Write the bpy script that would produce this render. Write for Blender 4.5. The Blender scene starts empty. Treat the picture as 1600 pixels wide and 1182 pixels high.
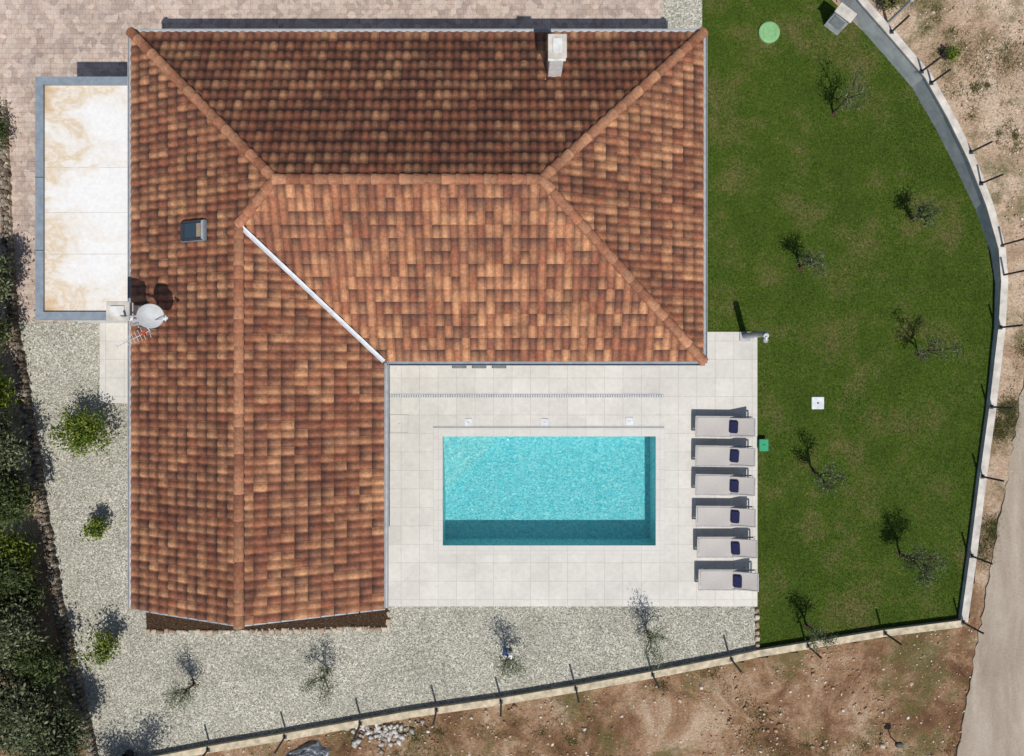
import bpy, math, random
import numpy as np
from mathutils import Vector, Matrix, noise
import bmesh
random.seed(7); rng=np.random.default_rng(7)
H=25.0; S=48.0
def P(px,py,h=0.0):
    k=(H-h)/H
    return ((px-800)/S*k, -(py-591)/S*k)
sc=bpy.context.scene
sc.view_settings.view_transform='Standard'
try: sc.view_settings.look='None'
except Exception: pass
sc.view_settings.exposure=0
COL=sc.collection
# ---------------------------------------------------------------- materials
def mk(name,rough=0.8,spec=0.3):
    m=bpy.data.materials.new(name); m.use_nodes=True
    nt=m.node_tree; b=nt.nodes['Principled BSDF']
    b.inputs['Roughness'].default_value=rough
    b.inputs['Specular IOR Level'].default_value=spec
    return m,nt,b
def N(nt,t,ins=None,**kw):
    n=nt.nodes.new(t)
    for k,v in kw.items(): setattr(n,k,v)
    if ins:
        for k,v in ins.items():
            if hasattr(v,'is_linked') : nt.links.new(v,n.inputs[k])
            else: n.inputs[k].default_value=v
    return n
def c4(c): return (c[0],c[1],c[2],1.0)
def ramp(nt,fac,stops,interp='LINEAR'):
    r=N(nt,'ShaderNodeValToRGB'); e=r.color_ramp.elements
    r.color_ramp.interpolation=interp
    while len(e)<len(stops): e.new(0.5)
    for i,(p,c) in enumerate(stops):
        e[i].position=p; e[i].color=c4(c) if not isinstance(c,(int,float)) else (c,c,c,1)
    nt.links.new(fac,r.inputs['Fac']); return r.outputs['Color']
def pos(nt):
    return N(nt,'ShaderNodeTexCoord').outputs['Object']
def nz(nt,vec,scale,detail=4,rough=0.55,dist=0.0):
    return N(nt,'ShaderNodeTexNoise',{'Vector':vec,'Scale':scale,'Detail':detail,'Roughness':rough,'Distortion':dist}).outputs['Fac']
def mix(nt,f,a,b,mode='MIX'):
    n=N(nt,'ShaderNodeMix',data_type='RGBA',blend_type=mode)
    for i,v in ((0,f),(6,a),(7,b)):
        if hasattr(v,'is_linked'): nt.links.new(v,n.inputs[i])
        else: n.inputs[i].default_value=v if i==0 else c4(v)
    return n.outputs[2]
def bump(nt,b,h,strength=0.5,dist=0.02):
    n=N(nt,'ShaderNodeBump',{'Height':h,'Strength':strength,'Distance':dist})
    nt.links.new(n.outputs['Normal'],b.inputs['Normal'])
def simple(name,col,rough=0.7,spec=0.3,var=0.12,scale=6,metal=0.0):
    m,nt,b=mk(name,rough,spec); b.inputs['Metallic'].default_value=metal
    f=nz(nt,pos(nt),scale,5)
    lo=tuple(x*(1-var*1.5) for x in col); hi=tuple(min(1,x*(1+var)) for x in col)
    nt.links.new(ramp(nt,f,[(0.3,lo),(0.7,hi)]),b.inputs['Base Color']); return m
def island(name,stops,rough=0.7,transl=0.0,patch=None):
    m,nt,b=mk(name,rough,0.2)
    g=N(nt,'ShaderNodeNewGeometry')
    c=ramp(nt,g.outputs['Random Per Island'],stops)
    if patch:
        f=nz(nt,pos(nt),patch[0],6,0.68)
        c=mix(nt,1.0,c,ramp(nt,f,[(0.36,patch[1]),(0.64,patch[2])]),'MULTIPLY')
        f=nz(nt,pos(nt),3.2,4,0.65)
        c=mix(nt,1.0,c,ramp(nt,f,[(0.34,0.78),(0.62,1.12)]),'MULTIPLY')
    nt.links.new(c,b.inputs['Base Color'])
    if transl>0:
        t=N(nt,'ShaderNodeBsdfTranslucent',{'Color':c}); mx=N(nt,'ShaderNodeMixShader',{0:transl})
        nt.links.new(b.outputs[0],mx.inputs[1]); nt.links.new(t.outputs[0],mx.inputs[2])
        nt.links.new(mx.outputs[0],nt.nodes['Material Output'].inputs['Surface'])
    return m

def tile_mat(name,gain=1.0):
    m,nt,b=mk(name,0.75,0.25)
    a=N(nt,'ShaderNodeAttribute',attribute_name='tcol').outputs['Color']
    p=pos(nt)
    c=mix(nt,1.0,a,ramp(nt,nz(nt,p,0.7,5,0.6),[(0.3,0.84*gain),(0.7,1.10*gain)]),'MULTIPLY')
    c=mix(nt,1.0,c,ramp(nt,nz(nt,p,11,5,0.75),[(0.32,0.62),(0.66,1.22)]),'MULTIPLY')
    nt.links.new(c,b.inputs['Base Color']); bump(nt,b,nz(nt,p,60,2),0.3,0.005); return m
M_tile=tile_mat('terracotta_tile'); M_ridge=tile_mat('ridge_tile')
M_white=simple('white_render',(0.60,0.60,0.58),0.8)
M_metal=simple('zinc_metal',(0.34,0.36,0.38),0.45,0.5)
M_metalw=simple('white_metal',(0.58,0.60,0.63),0.5,0.4)
M_dish=simple('dish_grey',(0.43,0.44,0.45),0.6,0.3,0.08,4)
M_grey=simple('grey_sheet',(0.205,0.245,0.285),0.55,0.35)
M_dark=simple('dark_paint',(0.035,0.037,0.042),0.5,0.4)
M_conc=simple('concrete',(0.52,0.49,0.44),0.85,0.2,0.2,3)
M_concg=simple('wall_render_grey',(0.52,0.55,0.57),0.85,0.2,0.15,3)
M_beige=simple('stone_beige',(0.50,0.43,0.31),0.85,0.2,0.25,5)
M_wood=simple('roof_underlay',(0.16,0.10,0.06),0.9)
M_fabric=simple('lounger_mesh_fabric',(0.44,0.415,0.39),0.9,0.1,0.06,30)
M_frame=simple('lounger_frame',(0.42,0.41,0.40),0.5,0.4)
M_navy=simple('navy_cloth',(0.022,0.025,0.07),0.9,0.1,0.2,25)
M_green=simple('green_plastic',(0.01,0.27,0.12),0.45,0.4,0.1)
M_pgreen=simple('pale_green_lid',(0.20,0.40,0.18),0.6,0.3,0.12,5)
M_bark=simple('bark',(0.075,0.06,0.045),0.9,0.1,0.3,20)
M_stonedk=island('dry_stone',[(0,(0.10,0.075,0.055)),(0.5,(0.2,0.16,0.12)),(1,(0.30,0.27,0.22))],0.9)
m,nt,b=mk('window_glass',0.05,0.8); b.inputs['Base Color'].default_value=(0.03,0.05,0.07,1); M_glass=m

# membrane
m,nt,b=mk('roof_membrane',0.6,0.3); p=pos(nt)
mp=N(nt,'ShaderNodeMapping',{'Vector':p,'Scale':(0.55,0.8,1)}).outputs[0]
f=nz(nt,mp,1.1,9,0.66,0.5)
sx=N(nt,'ShaderNodeSeparateXYZ',{0:p})
ax=N(nt,'ShaderNodeMapRange',{'Value':sx.outputs[0],'From Min':-13.5,'From Max':-11.7,'To Min':0.17,'To Max':-0.05}).outputs[0]
ay=N(nt,'ShaderNodeMath',{0:sx.outputs[1],1:5.2},operation='SUBTRACT').outputs[0]
ay=N(nt,'ShaderNodeMath',{0:ay},operation='ABSOLUTE').outputs[0]
ay=N(nt,'ShaderNodeMapRange',{'Value':ay,'From Min':1.9,'From Max':3.4,'To Min':0.0,'To Max':0.15}).outputs[0]
f2=N(nt,'ShaderNodeMath',{0:f,1:ax},operation='ADD').outputs[0]
f2=N(nt,'ShaderNodeMath',{0:f2,1:ay},operation='ADD').outputs[0]
c=ramp(nt,f2,[(0.46,(0.70,0.70,0.69)),(0.60,(0.66,0.62,0.56)),(0.67,(0.58,0.47,0.33)),(0.70,(0.66,0.61,0.54)),(0.78,(0.56,0.42,0.27)),(0.9,(0.42,0.27,0.15))])
c=mix(nt,1.0,c,ramp(nt,nz(nt,p,9,4,0.6),[(0.3,0.93),(0.7,1.05)]),'MULTIPLY')
nt.links.new(c,b.inputs['Base Color']); M_memb=m

def deck_mat(name,c1,c2,mort,w=0.6,h=0.6,off=0.0,ms=0.006,var=0.10):
    m,nt,b=mk(name,0.6,0.3); p=pos(nt)
    br=N(nt,'ShaderNodeTexBrick',{'Vector':p,'Color1':c4(c1),'Color2':c4(c2),'Mortar':c4(mort),'Scale':1.0,'Mortar Size':ms,'Mortar Smooth':0.1,'Bias':0.0,'Brick Width':w,'Row Height':h},offset=off,squash=1.0)
    c=mix(nt,1.0,br.outputs['Color'],ramp(nt,nz(nt,p,0.5,6,0.6),[(0.3,1-var),(0.7,1+var*0.5)]),'MULTIPLY')
    c=mix(nt,1.0,c,ramp(nt,nz(nt,p,7,5,0.65),[(0.3,1-var*0.7),(0.7,1+var*0.3)]),'MULTIPLY')
    nt.links.new(c,b.inputs['Base Color'])
    bump(nt,b,br.outputs['Fac'],-0.2,0.004); return m
M_deck=deck_mat('porcelain_deck',(0.59,0.57,0.525),(0.54,0.52,0.48),(0.40,0.38,0.35),ms=0.007,var=0.14)
M_coping=deck_mat('pool_coping',(0.57,0.555,0.52),(0.54,0.525,0.49),(0.42,0.40,0.37),0.6,0.33)
# cobble pavers
m,nt,b=mk('cobble_pavers',0.85,0.2); p=pos(nt)
br=N(nt,'ShaderNodeTexBrick',{'Vector':p,'Color1':c4((0.50,0.38,0.31)),'Color2':c4((0.35,0.29,0.26)),'Mortar':c4((0.20,0.165,0.14)),'Scale':1.0,'Mortar Size':0.009,'Bias':0.0,'Brick Width':0.21,'Row Height':0.16},offset=0.5,squash=1.35,squash_frequency=3)
vor=N(nt,'ShaderNodeTexVoronoi',{'Vector':p,'Scale':5.2})
c=mix(nt,0.5,br.outputs['Color'],ramp(nt,N(nt,'ShaderNodeSeparateColor',{0:vor.outputs['Color']}).outputs[0],[(0,(0.29,0.22,0.19)),(0.5,(0.48,0.38,0.315)),(1,(0.64,0.55,0.47))]))
c=mix(nt,1.0,c,ramp(nt,nz(nt,p,0.5,6,0.6),[(0.3,0.86),(0.7,1.10)]),'MULTIPLY')
c=mix(nt,1.0,c,ramp(nt,nz(nt,p,30,3,0.6),[(0.3,0.82),(0.7,1.15)]),'MULTIPLY')
nt.links.new(c,b.inputs['Base Color']); bump(nt,b,br.outputs['Fac'],-0.5,0.01); M_cobble=m
# gravel
m,nt,b=mk('gravel',0.9,0.2); p=pos(nt)
vor=N(nt,'ShaderNodeTexVoronoi',{'Vector':p,'Scale':26})
c=ramp(nt,N(nt,'ShaderNodeSeparateColor',{0:vor.outputs['Color']}).outputs[0],[(0,(0.20,0.195,0.155)),(0.4,(0.34,0.33,0.27)),(0.75,(0.43,0.415,0.35)),(1,(0.60,0.58,0.52))])
c=mix(nt,1.0,c,ramp(nt,nz(nt,p,0.6,7,0.62),[(0.3,0.80),(0.7,1.12)]),'MULTIPLY')
nt.links.new(c,b.inputs['Base Color']); bump(nt,b,vor.outputs['Distance'],-0.5,0.02); M_gravel=m
M_pebble=island('pebbles',[(0,(0.16,0.15,0.12)),(0.35,(0.33,0.32,0.26)),(0.7,(0.47,0.45,0.38)),(1,(0.72,0.70,0.64))],0.85)
# lawn
m,nt,b=mk('lawn',0.9,0.1); p=pos(nt)
c=ramp(nt,nz(nt,p,0.5,8,0.72),[(0.3,(0.040,0.070,0.009)),(0.5,(0.058,0.098,0.012)),(0.64,(0.125,0.120,0.040))])
c=mix(nt,1.0,c,ramp(nt,nz(nt,p,12,6,0.75),[(0.32,0.5),(0.68,1.4)]),'MULTIPLY')
nt.links.new(c,b.inputs['Base Color']); bump(nt,b,nz(nt,p,40,3,0.7),0.6,0.03); M_lawn=m
M_blade=island('grass_blades',[(0,(0.040,0.078,0.008)),(0.5,(0.075,0.128,0.013)),(0.88,(0.125,0.175,0.026)),(1,(0.23,0.20,0.08))],0.7,0.3,patch=(0.42,(0.62,0.72,0.7),(1.38,1.16,1.25)))
# soil
m,nt,b=mk('soil',0.95,0.1); p=pos(nt)
sp=N(nt,'ShaderNodeSeparateXYZ',{0:p})
south=ramp(nt,nz(nt,p,0.55,10,0.72,0.6),[(0.32,(0.085,0.043,0.024)),(0.44,(0.20,0.110,0.060)),(0.54,(0.34,0.215,0.13)),(0.66,(0.50,0.38,0.27))])
north=ramp(nt,nz(nt,p,0.6,10,0.72,0.5),[(0.32,(0.30,0.195,0.125)),(0.46,(0.48,0.35,0.245)),(0.62,(0.62,0.49,0.37))])
k=N(nt,'ShaderNodeMapRange',{'Value':sp.outputs[1],'From Min':-8.0,'From Max':-2.0}).outputs[0]
c=mix(nt,k,south,north)
gr=ramp(nt,nz(nt,p,0.42,8,0.75),[(0.50,0.0),(0.60,0.75)])
c=mix(nt,gr,c,(0.12,0.115,0.04))
c=mix(nt,1.0,c,ramp(nt,nz(nt,p,15,6,0.75),[(0.3,0.55),(0.7,1.35)]),'MULTIPLY')
nt.links.new(c,b.inputs['Base Color']); bump(nt,b,nz(nt,p,14,7,0.75),1.0,0.06); M_soil=m
M_rock=island('rocks',[(0,(0.24,0.13,0.08)),(0.45,(0.42,0.29,0.20)),(0.8,(0.50,0.42,0.33)),(1,(0.66,0.62,0.56))],0.9)
M_clod=island('planting_soil',[(0,(0.05,0.035,0.02)),(1,(0.16,0.10,0.06))],0.95)
M_rockw=island('pale_rocks',[(0,(0.3,0.28,0.25)),(1,(0.62,0.6,0.56))],0.9)
M_weed=island('weeds',[(0,(0.07,0.08,0.02)),(0.5,(0.13,0.135,0.04)),(1,(0.28,0.24,0.12))],0.8,0.2)
M_mulch=simple('mulch_soil',(0.060,0.036,0.022),0.95,0.1,0.5,30)
m,nt,b=mk('road_surface',0.9,0.15); p=pos(nt)
mp=N(nt,'ShaderNodeMapping',{'Vector':p,'Scale':(1.2,0.35,1),'Rotation':(0,0,0.15)}).outputs[0]
c=ramp(nt,nz(nt,mp,0.9,9,0.68,0.4),[(0.3,(0.25,0.20,0.15)),(0.5,(0.33,0.28,0.225)),(0.7,(0.41,0.36,0.30))])
c=mix(nt,1.0,c,ramp(nt,nz(nt,p,30,4,0.7),[(0.3,0.8),(0.7,1.15)]),'MULTIPLY')
nt.links.new(c,b.inputs['Base Color']); bump(nt,b,nz(nt,p,50,3),0.4,0.01); M_road=m
# pool
m,nt,b=mk('pool_mosaic',0.4,0.4); p=pos(nt)
vor=N(nt,'ShaderNodeTexVoronoi',{'Vector':p,'Scale':14})
c=ramp(nt,N(nt,'ShaderNodeSeparateColor',{0:vor.outputs['Color']}).outputs[0],[(0,(0.38,0.60,0.63)),(1,(0.54,0.74,0.76))])
nt.links.new(c,b.inputs['Base Color']); M_pool=m
M_step=simple('pool_step_tile',(0.60,0.70,0.70),0.5,0.3,0.1,8)  # paler than basin: brightness of shallow water put into the colour
# water
m=bpy.data.materials.new('water'); m.use_nodes=True; nt=m.node_tree
for n_ in list(nt.nodes): nt.nodes.remove(n_)
p=pos(nt)
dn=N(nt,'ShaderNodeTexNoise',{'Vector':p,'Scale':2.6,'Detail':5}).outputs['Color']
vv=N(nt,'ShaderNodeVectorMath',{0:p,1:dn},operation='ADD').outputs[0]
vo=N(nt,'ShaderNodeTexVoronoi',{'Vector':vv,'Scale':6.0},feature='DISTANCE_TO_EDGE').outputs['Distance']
tc=ramp(nt,vo,[(0.0,(0.92,1.0,1.0)),(0.05,(0.66,0.97,0.98)),(0.16,(0.44,0.88,0.92)),(0.5,(0.36,0.83,0.88))])  # caustic light pattern painted into the transmission tint
hn=nz(nt,p,9,5,0.65,1.5)
bp=N(nt,'ShaderNodeBump',{'Height':hn,'Strength':1.0,'Distance':0.07})
gl=N(nt,'ShaderNodeBsdfGlossy',{'Color':(1,1,1,1),'Roughness':0.04,'Normal':bp.outputs[0]})
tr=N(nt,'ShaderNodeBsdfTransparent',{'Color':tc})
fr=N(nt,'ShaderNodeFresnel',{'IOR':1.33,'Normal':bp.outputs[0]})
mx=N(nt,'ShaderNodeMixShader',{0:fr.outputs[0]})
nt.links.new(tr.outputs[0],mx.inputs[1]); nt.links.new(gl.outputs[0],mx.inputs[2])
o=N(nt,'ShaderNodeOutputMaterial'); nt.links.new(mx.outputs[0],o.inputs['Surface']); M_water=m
M_olive=island('olive_leaves',[(0,(0.050,0.065,0.028)),(0.5,(0.11,0.135,0.06)),(1,(0.26,0.29,0.18))],0.6,0.25)
M_olivel=island('young_olive_leaves',[(0,(0.040,0.055,0.022)),(0.6,(0.085,0.11,0.045)),(1,(0.20,0.23,0.13))],0.6,0.15)
M_oliveg=island('silvery_olive_leaves',[(0,(0.07,0.085,0.045)),(0.5,(0.15,0.175,0.10)),(1,(0.32,0.35,0.24))],0.6,0.2)
M_dkgreen=island('dark_leaves',[(0,(0.028,0.045,0.015)),(0.5,(0.06,0.09,0.026)),(1,(0.15,0.18,0.07))],0.6,0.25)
M_lime=island('lime_leaves',[(0,(0.06,0.10,0.012)),(0.5,(0.12,0.18,0.02)),(1,(0.28,0.32,0.06))],0.5,0.3)

# ---------------------------------------------------------------- mesh helpers
def obj(name,me,parent=None):
    o=bpy.data.objects.new(name,me); COL.objects.link(o)
    if parent: o.parent=parent
    return o
def empty(name,loc=(0,0,0)):
    o=bpy.data.objects.new(name,None); o.location=loc; COL.objects.link(o); return o
class MB:
    def __init__(s): s.v=[];s.f=[];s.m=[];s.mats=[]
    def mi(s,m):
        if m not in s.mats: s.mats.append(m)
        return s.mats.index(m)
    def add(s,vs,fs,m):
        o=len(s.v); s.v+= [tuple(x) for x in vs]; k=s.mi(m)
        for f in fs: s.f.append([i+o for i in f]); s.m.append(k)
    def box(s,c,d,m,rot=None,bev=0.0):
        x,y,z=d[0]/2,d[1]/2,d[2]/2
        if bev<=0:
            vs=[Vector((a*x,b_*y,e*z)) for a in(-1,1) for b_ in(-1,1) for e in(-1,1)]
            fs=[(0,1,3,2),(4,6,7,5),(0,4,5,1),(2,3,7,6),(0,2,6,4),(1,5,7,3)]
        else:
            bm=bmesh.new(); bmesh.ops.create_cube(bm,size=1)
            for v in bm.verts: v.co=Vector((v.co.x*2*x,v.co.y*2*y,v.co.z*2*z))
            bmesh.ops.bevel(bm,geom=bm.edges[:],offset=bev,segments=2,affect='EDGES')
            bm.verts.index_update()
            vs=[v.co.copy() for v in bm.verts]; fs=[[v.index for v in f.verts] for f in bm.faces]; bm.free()
        if rot is not None: vs=[rot@v for v in vs]
        cc=Vector(c); s.add([v+cc for v in vs],fs,m)
    def cyl(s,p0,p1,r0,r1,m,n=8,cap=True):
        p0=Vector(p0);p1=Vector(p1);d=(p1-p0)
        if d.length<1e-6: return
        q=d.to_track_quat('Z','Y').to_matrix()
        vs=[]
        for pp,r in((p0,r0),(p1,r1)):
            for i in range(n):
                a=2*math.pi*i/n; vs.append(pp+q@Vector((r*math.cos(a),r*math.sin(a),0)))
        fs=[(i,(i+1)%n,n+(i+1)%n,n+i) for i in range(n)]
        if cap: fs+= [tuple(range(n-1,-1,-1)),tuple(range(n,2*n))]
        s.add(vs,fs,m)
    def lathe(s,prof,mat,M,n=24):
        vs=[];fs=[]
        for r,z in prof:
            for i in range(n):
                a=2*math.pi*i/n; vs.append(M@Vector((r*math.cos(a),r*math.sin(a),z)))
        for j in range(len(prof)-1):
            for i in range(n): fs.append((j*n+i,j*n+(i+1)%n,(j+1)*n+(i+1)%n,(j+1)*n+i))
        s.add(vs,fs,mat)
    def make(s,name,parent=None,smooth=False):
        me=bpy.data.meshes.new(name); me.from_pydata(s.v,[],s.f)
        for mm in s.mats: me.materials.append(mm)
        me.polygons.foreach_set('material_index',s.m)
        if smooth: me.polygons.foreach_set('use_smooth',[True]*len(s.f))
        me.update(); return obj(name,me,parent)
def npmesh(name,verts,faces,mat,parent=None):
    nv=len(verts); nf,k=faces.shape
    me=bpy.data.meshes.new(name); me.vertices.add(nv); me.vertices.foreach_set('co',verts.astype(np.float32).ravel())
    me.loops.add(nf*k); me.loops.foreach_set('vertex_index',faces.astype(np.int32).ravel())
    me.polygons.add(nf); me.polygons.foreach_set('loop_start',np.arange(0,nf*k,k,dtype=np.int32))
    me.polygons.foreach_set('loop_total',np.full(nf,k,dtype=np.int32))
    me.materials.append(mat); me.update(calc_edges=True); me.validate(); return obj(name,me,parent)
def inpoly(x,y,poly):
    ins=np.zeros(len(x),bool); n=len(poly); j=n-1
    for i in range(n):
        xi,yi=poly[i];xj,yj=poly[j]
        if yi!=yj:
            ins^=((yi>y)!=(yj>y))&(x<(xj-xi)*(y-yi)/(yj-yi)+xi)
        j=i
    return ins
def sample(poly,n):
    a=np.array(poly); lo=a.min(0);hi=a.max(0); xs=[];ys=[];t=0
    while t<n:
        x=rng.uniform(lo[0],hi[0],n);y=rng.uniform(lo[1],hi[1],n);k=inpoly(x,y,poly)
        xs.append(x[k]);ys.append(y[k]);t+=k.sum()
    return np.concatenate(xs)[:n],np.concatenate(ys)[:n]
def sheet(name,pts,z,mat,thick=0.0):
    mb=MB(); n=len(pts); v=[(x,y,z) for x,y in pts]
    area=sum(pts[i][0]*pts[(i+1)%n][1]-pts[(i+1)%n][0]*pts[i][1] for i in range(n))
    if area<0: v=v[::-1]; pts=pts[::-1]
    mb.add(v,[tuple(range(n))],mat)
    if thick>0:
        vv=v+[(x,y,z-thick) for x,y,_ in v]
        mb.add(vv,[(i,n+i,n+(i+1)%n,(i+1)%n) for i in range(n)],mat)
    return mb.make(name)
def PP(l,h=0): return [P(x,y,h) for x,y in l]
def stones(name,x,y,z,size,mat,flat=0.6,parent=None):
    n=len(x); base=np.array([(1,0,0),(0,1,0),(-1,0,0),(0,-1,0),(0,0,1),(0,0,-1)],float)
    v=np.repeat(base[None],n,0)*rng.uniform(0.6,1.25,(n,6,1))
    v[:,:,2]*=flat
    a=rng.uniform(0,6.28,n); ca,sa=np.cos(a)[:,None],np.sin(a)[:,None]
    X=v[:,:,0]*ca-v[:,:,1]*sa*0.75; Y=v[:,:,0]*sa+v[:,:,1]*ca*0.75
    v=np.stack([X,Y,v[:,:,2]],2)*size[:,None,None]
    v+=np.stack([x,y,z],1)[:,None,:]
    f=np.array([(0,1,4),(1,2,4),(2,3,4),(3,0,4),(1,0,5),(2,1,5),(3,2,5),(0,3,5)])
    F=(f[None]+6*np.arange(n)[:,None,None]).reshape(-1,3)
    return npmesh(name,v.reshape(-1,3),F,mat,parent)
def blades(name,x,y,z,h,w,mat,lean=0.5):
    n=len(x); a=rng.uniform(0,6.28,n); dx,dy=np.cos(a)*w,np.sin(a)*w
    la=rng.uniform(0,6.28,n); ll=rng.uniform(0,lean,n)*h*1.6
    v=np.empty((n,3,3)); v[:,0]=np.stack([x-dx,y-dy,z],1); v[:,1]=np.stack([x+dx,y+dy,z],1)
    v[:,2]=np.stack([x+np.cos(la)*ll,y+np.sin(la)*ll,z+h],1)
    return npmesh(name,v.reshape(-1,3),np.arange(3*n).reshape(n,3),mat)
def leaves(c,l,w):
    n=len(c); a=rng.normal(size=(n,3)); a[:,2]*=0.6; a/=np.linalg.norm(a,axis=1)[:,None]
    b_=rng.normal(size=(n,3)); b_-= (a*b_).sum(1)[:,None]*a; b_/=np.linalg.norm(b_,axis=1)[:,None]
    s=rng.uniform(0.6,1.3,(n,1))
    v=np.stack([c-a*l*s,c-b_*w*s,c+a*l*s,c+b_*w*s],1)
    return v.reshape(-1,3)
def tree(name,x,y,h,r,nleaf,mat,trunk=0.05,nb=7,leaf=(0.05,0.016),spread=0.2,lowest=0.35,lean=(0,0),z0=0.0,clod=False):
    e=empty(name,(x,y,z0)); mb=MB(); tips=[]
    top=Vector((lean[0],lean[1],h*0.45)); p=Vector((0,0,-0.02)); n=4; prev=p
    for i in range(1,n+1):
        q=p.lerp(top,i/n)+Vector((random.uniform(-1,1),random.uniform(-1,1),0))*0.05*h*(i/n)
        mb.cyl(prev,q,trunk*(1-0.16*(i-1)),trunk*(1-0.16*i),M_bark,7); prev=q
    for i in range(nb):
        a=2*math.pi*i/nb+random.uniform(-0.4,0.4); rr=r*random.uniform(0.35,1.0); zz=h*random.uniform(0.5,1.0)
        end=Vector((lean[0]+rr*math.cos(a),lean[1]+rr*math.sin(a),zz)); st=p.lerp(top,random.uniform(lowest+0.3,1.0))
        mid=st.lerp(end,0.5)+Vector((random.uniform(-1,1),random.uniform(-1,1),random.uniform(-.3,1)))*0.08*h
        mb.cyl(st,mid,trunk*0.55,trunk*0.38,M_bark,6); mb.cyl(mid,end,trunk*0.38,trunk*0.12,M_bark,5)
        tips+= [(end,1.0),(mid.lerp(end,0.5),0.8)]
        for k in range(3):
            a2=random.uniform(0,6.28); e2=mid.lerp(end,random.uniform(0.2,0.9))+Vector((math.cos(a2),math.sin(a2),random.uniform(-.2,.9)))*r*0.35
            mb.cyl(mid.lerp(end,0.3),e2,trunk*0.24,trunk*0.08,M_bark,4,False); tips.append((e2,0.8))
    mb.make('trunk',e)
    T=np.array([t[0][:] for t in tips]); W=np.array([t[1] for t in tips])*rng.uniform(0.1,1.4,len(tips)); W/=W.sum()
    idx=rng.choice(len(T),nleaf,p=W)
    off=rng.normal(size=(nleaf,3))
    c=T[idx]+off*spread*np.array([1,1,0.7]); c[:,2]=np.maximum(c[:,2],0.05)
    v=leaves(c,leaf[0],leaf[1]); npmesh('foliage',v,np.arange(4*nleaf).reshape(nleaf,4),mat,e)
    if clod:
        n=60; stones('planting_soil',rng.normal(size=n)*.07,rng.normal(size=n)*.07,np.full(n,.015),rng.uniform(.015,.04,n),M_clod,.5,e)
    return e

# ---------------------------------------------------------------- ground
px0,py1=P(692,682); px1,py0=P(1024,852)
B=500
mb=MB()
gx0,gx1,gy0,gy1=px0-0.12,px1+0.12,py0-0.12,py1+0.12
for (a,b_,c_,d) in ((-B,-B,B,gy0),(-B,gy1,B,B),(-B,gy0,gx0,gy1),(gx1,gy0,B,gy1)):
    mb.add([(a,b_,-0.002),(c_,b_,-0.002),(c_,d,-0.002),(a,d,-0.002)],[(0,1,2,3)],M_soil)
mb.make('ground')
east_base=[(1200,-300),(1235,-60),(1295,0),(1345,50),(1435,145),(1505,262),(1553,378),(1557,510),(1542,630),(1519,850),(1504,968)]
south_line=[(1383,988),(1185,1020),(1140,1030),(1020,1052),(900,1073),(780,1092),(640,1112),(445,1147),(325,1167),(200,1190),(60,1215)]
west_line=[(150,1190),(125,1080),(98,960),(70,800),(45,640),(22,500),(14,380),(5,170),(0,100)]
yard=PP([(1200,-400)]+[(x+7,y-3) for x,y in east_base[1:]]+[(x,y+5) for x,y in south_line[:-1]]+west_line[:-1]+[(-400,120),(-400,-400)])
lawn_poly=PP([(1097,-300)]+[(x+4,y) for x,y in east_base]+[(1185,1020),(1183,523),(1040,523),(1040,120),(1097,120)])
sheet('lawn',lawn_poly,0.008,M_lawn)
gravel_poly=PP([(22,503),(620,503),(620,940),(1183,940),(1183,1021),(1140,1030),(1020,1052),(900,1073),(780,1092),(640,1112),(445,1147),(325,1167),(200,1190),(150,1196),(125,1080),(98,960),(70,800),(45,640)])
sheet('gravel',gravel_poly,0.008,M_gravel)
g2=PP([(1035,-300),(1097,-300),(1097,120),(1035,120)]); sheet('gravel',g2,0.006,M_gravel)
sheet('cobbled_driveway',PP([(-400,-400),(1035,-400),(1035,140),(300,140),(300,503),(22,503),(14,380),(5,170),(-10,110),(-400,100)]),0.010,M_cobble)
step=0.16; xs=np.arange(-24,26,step); ys=np.arange(-19,19,step)
gx,gy=np.meshgrid(xs,ys); nx_,ny_=len(xs),len(ys)
zz=np.array([0.045+0.05*noise.noise(Vector((a*0.5,b_*0.5,0)))+0.035*noise.noise(Vector((a*1.9,b_*1.9,3)))+0.025*noise.noise(Vector((a*4.5,b_*4.5,7))) for a,b_ in zip(gx.ravel(),gy.ravel())])
rc_=np.clip((gx.ravel()+ (gy.ravel()+12)*-0.22-14.4)/0.8,0,1)
zz=zz*(1-rc_)+0.03*rc_
V=np.stack([gx.ravel(),gy.ravel(),zz],1)
i=np.arange(nx_*ny_).reshape(ny_,nx_)
F=np.stack([i[:-1,:-1],i[:-1,1:],i[1:,1:],i[1:,:-1]],2).reshape(-1,4)
cx=V[F].mean(1); keep=~inpoly(cx[:,0],cx[:,1],yard)
o=npmesh('soil',V,F[keep],M_soil); o.data.polygons.foreach_set('use_smooth',[True]*len(o.data.polygons))
road=[P(1640,430),P(1592,620),P(1570,760),P(1543,900),P(1520,1030),P(1490,1190),P(1460,1500),P(1900,1500),P(1900,430)]
rd=[]
for a,b_ in zip(road[:6],road[1:7]):
    for t in np.linspace(0,1,14,endpoint=False):
        rd.append((a[0]+(b_[0]-a[0])*t+random.uniform(-.06,.06),a[1]+(b_[1]-a[1])*t))
sheet('road',rd+road[6:],0.085,M_road,0.07)

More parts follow.
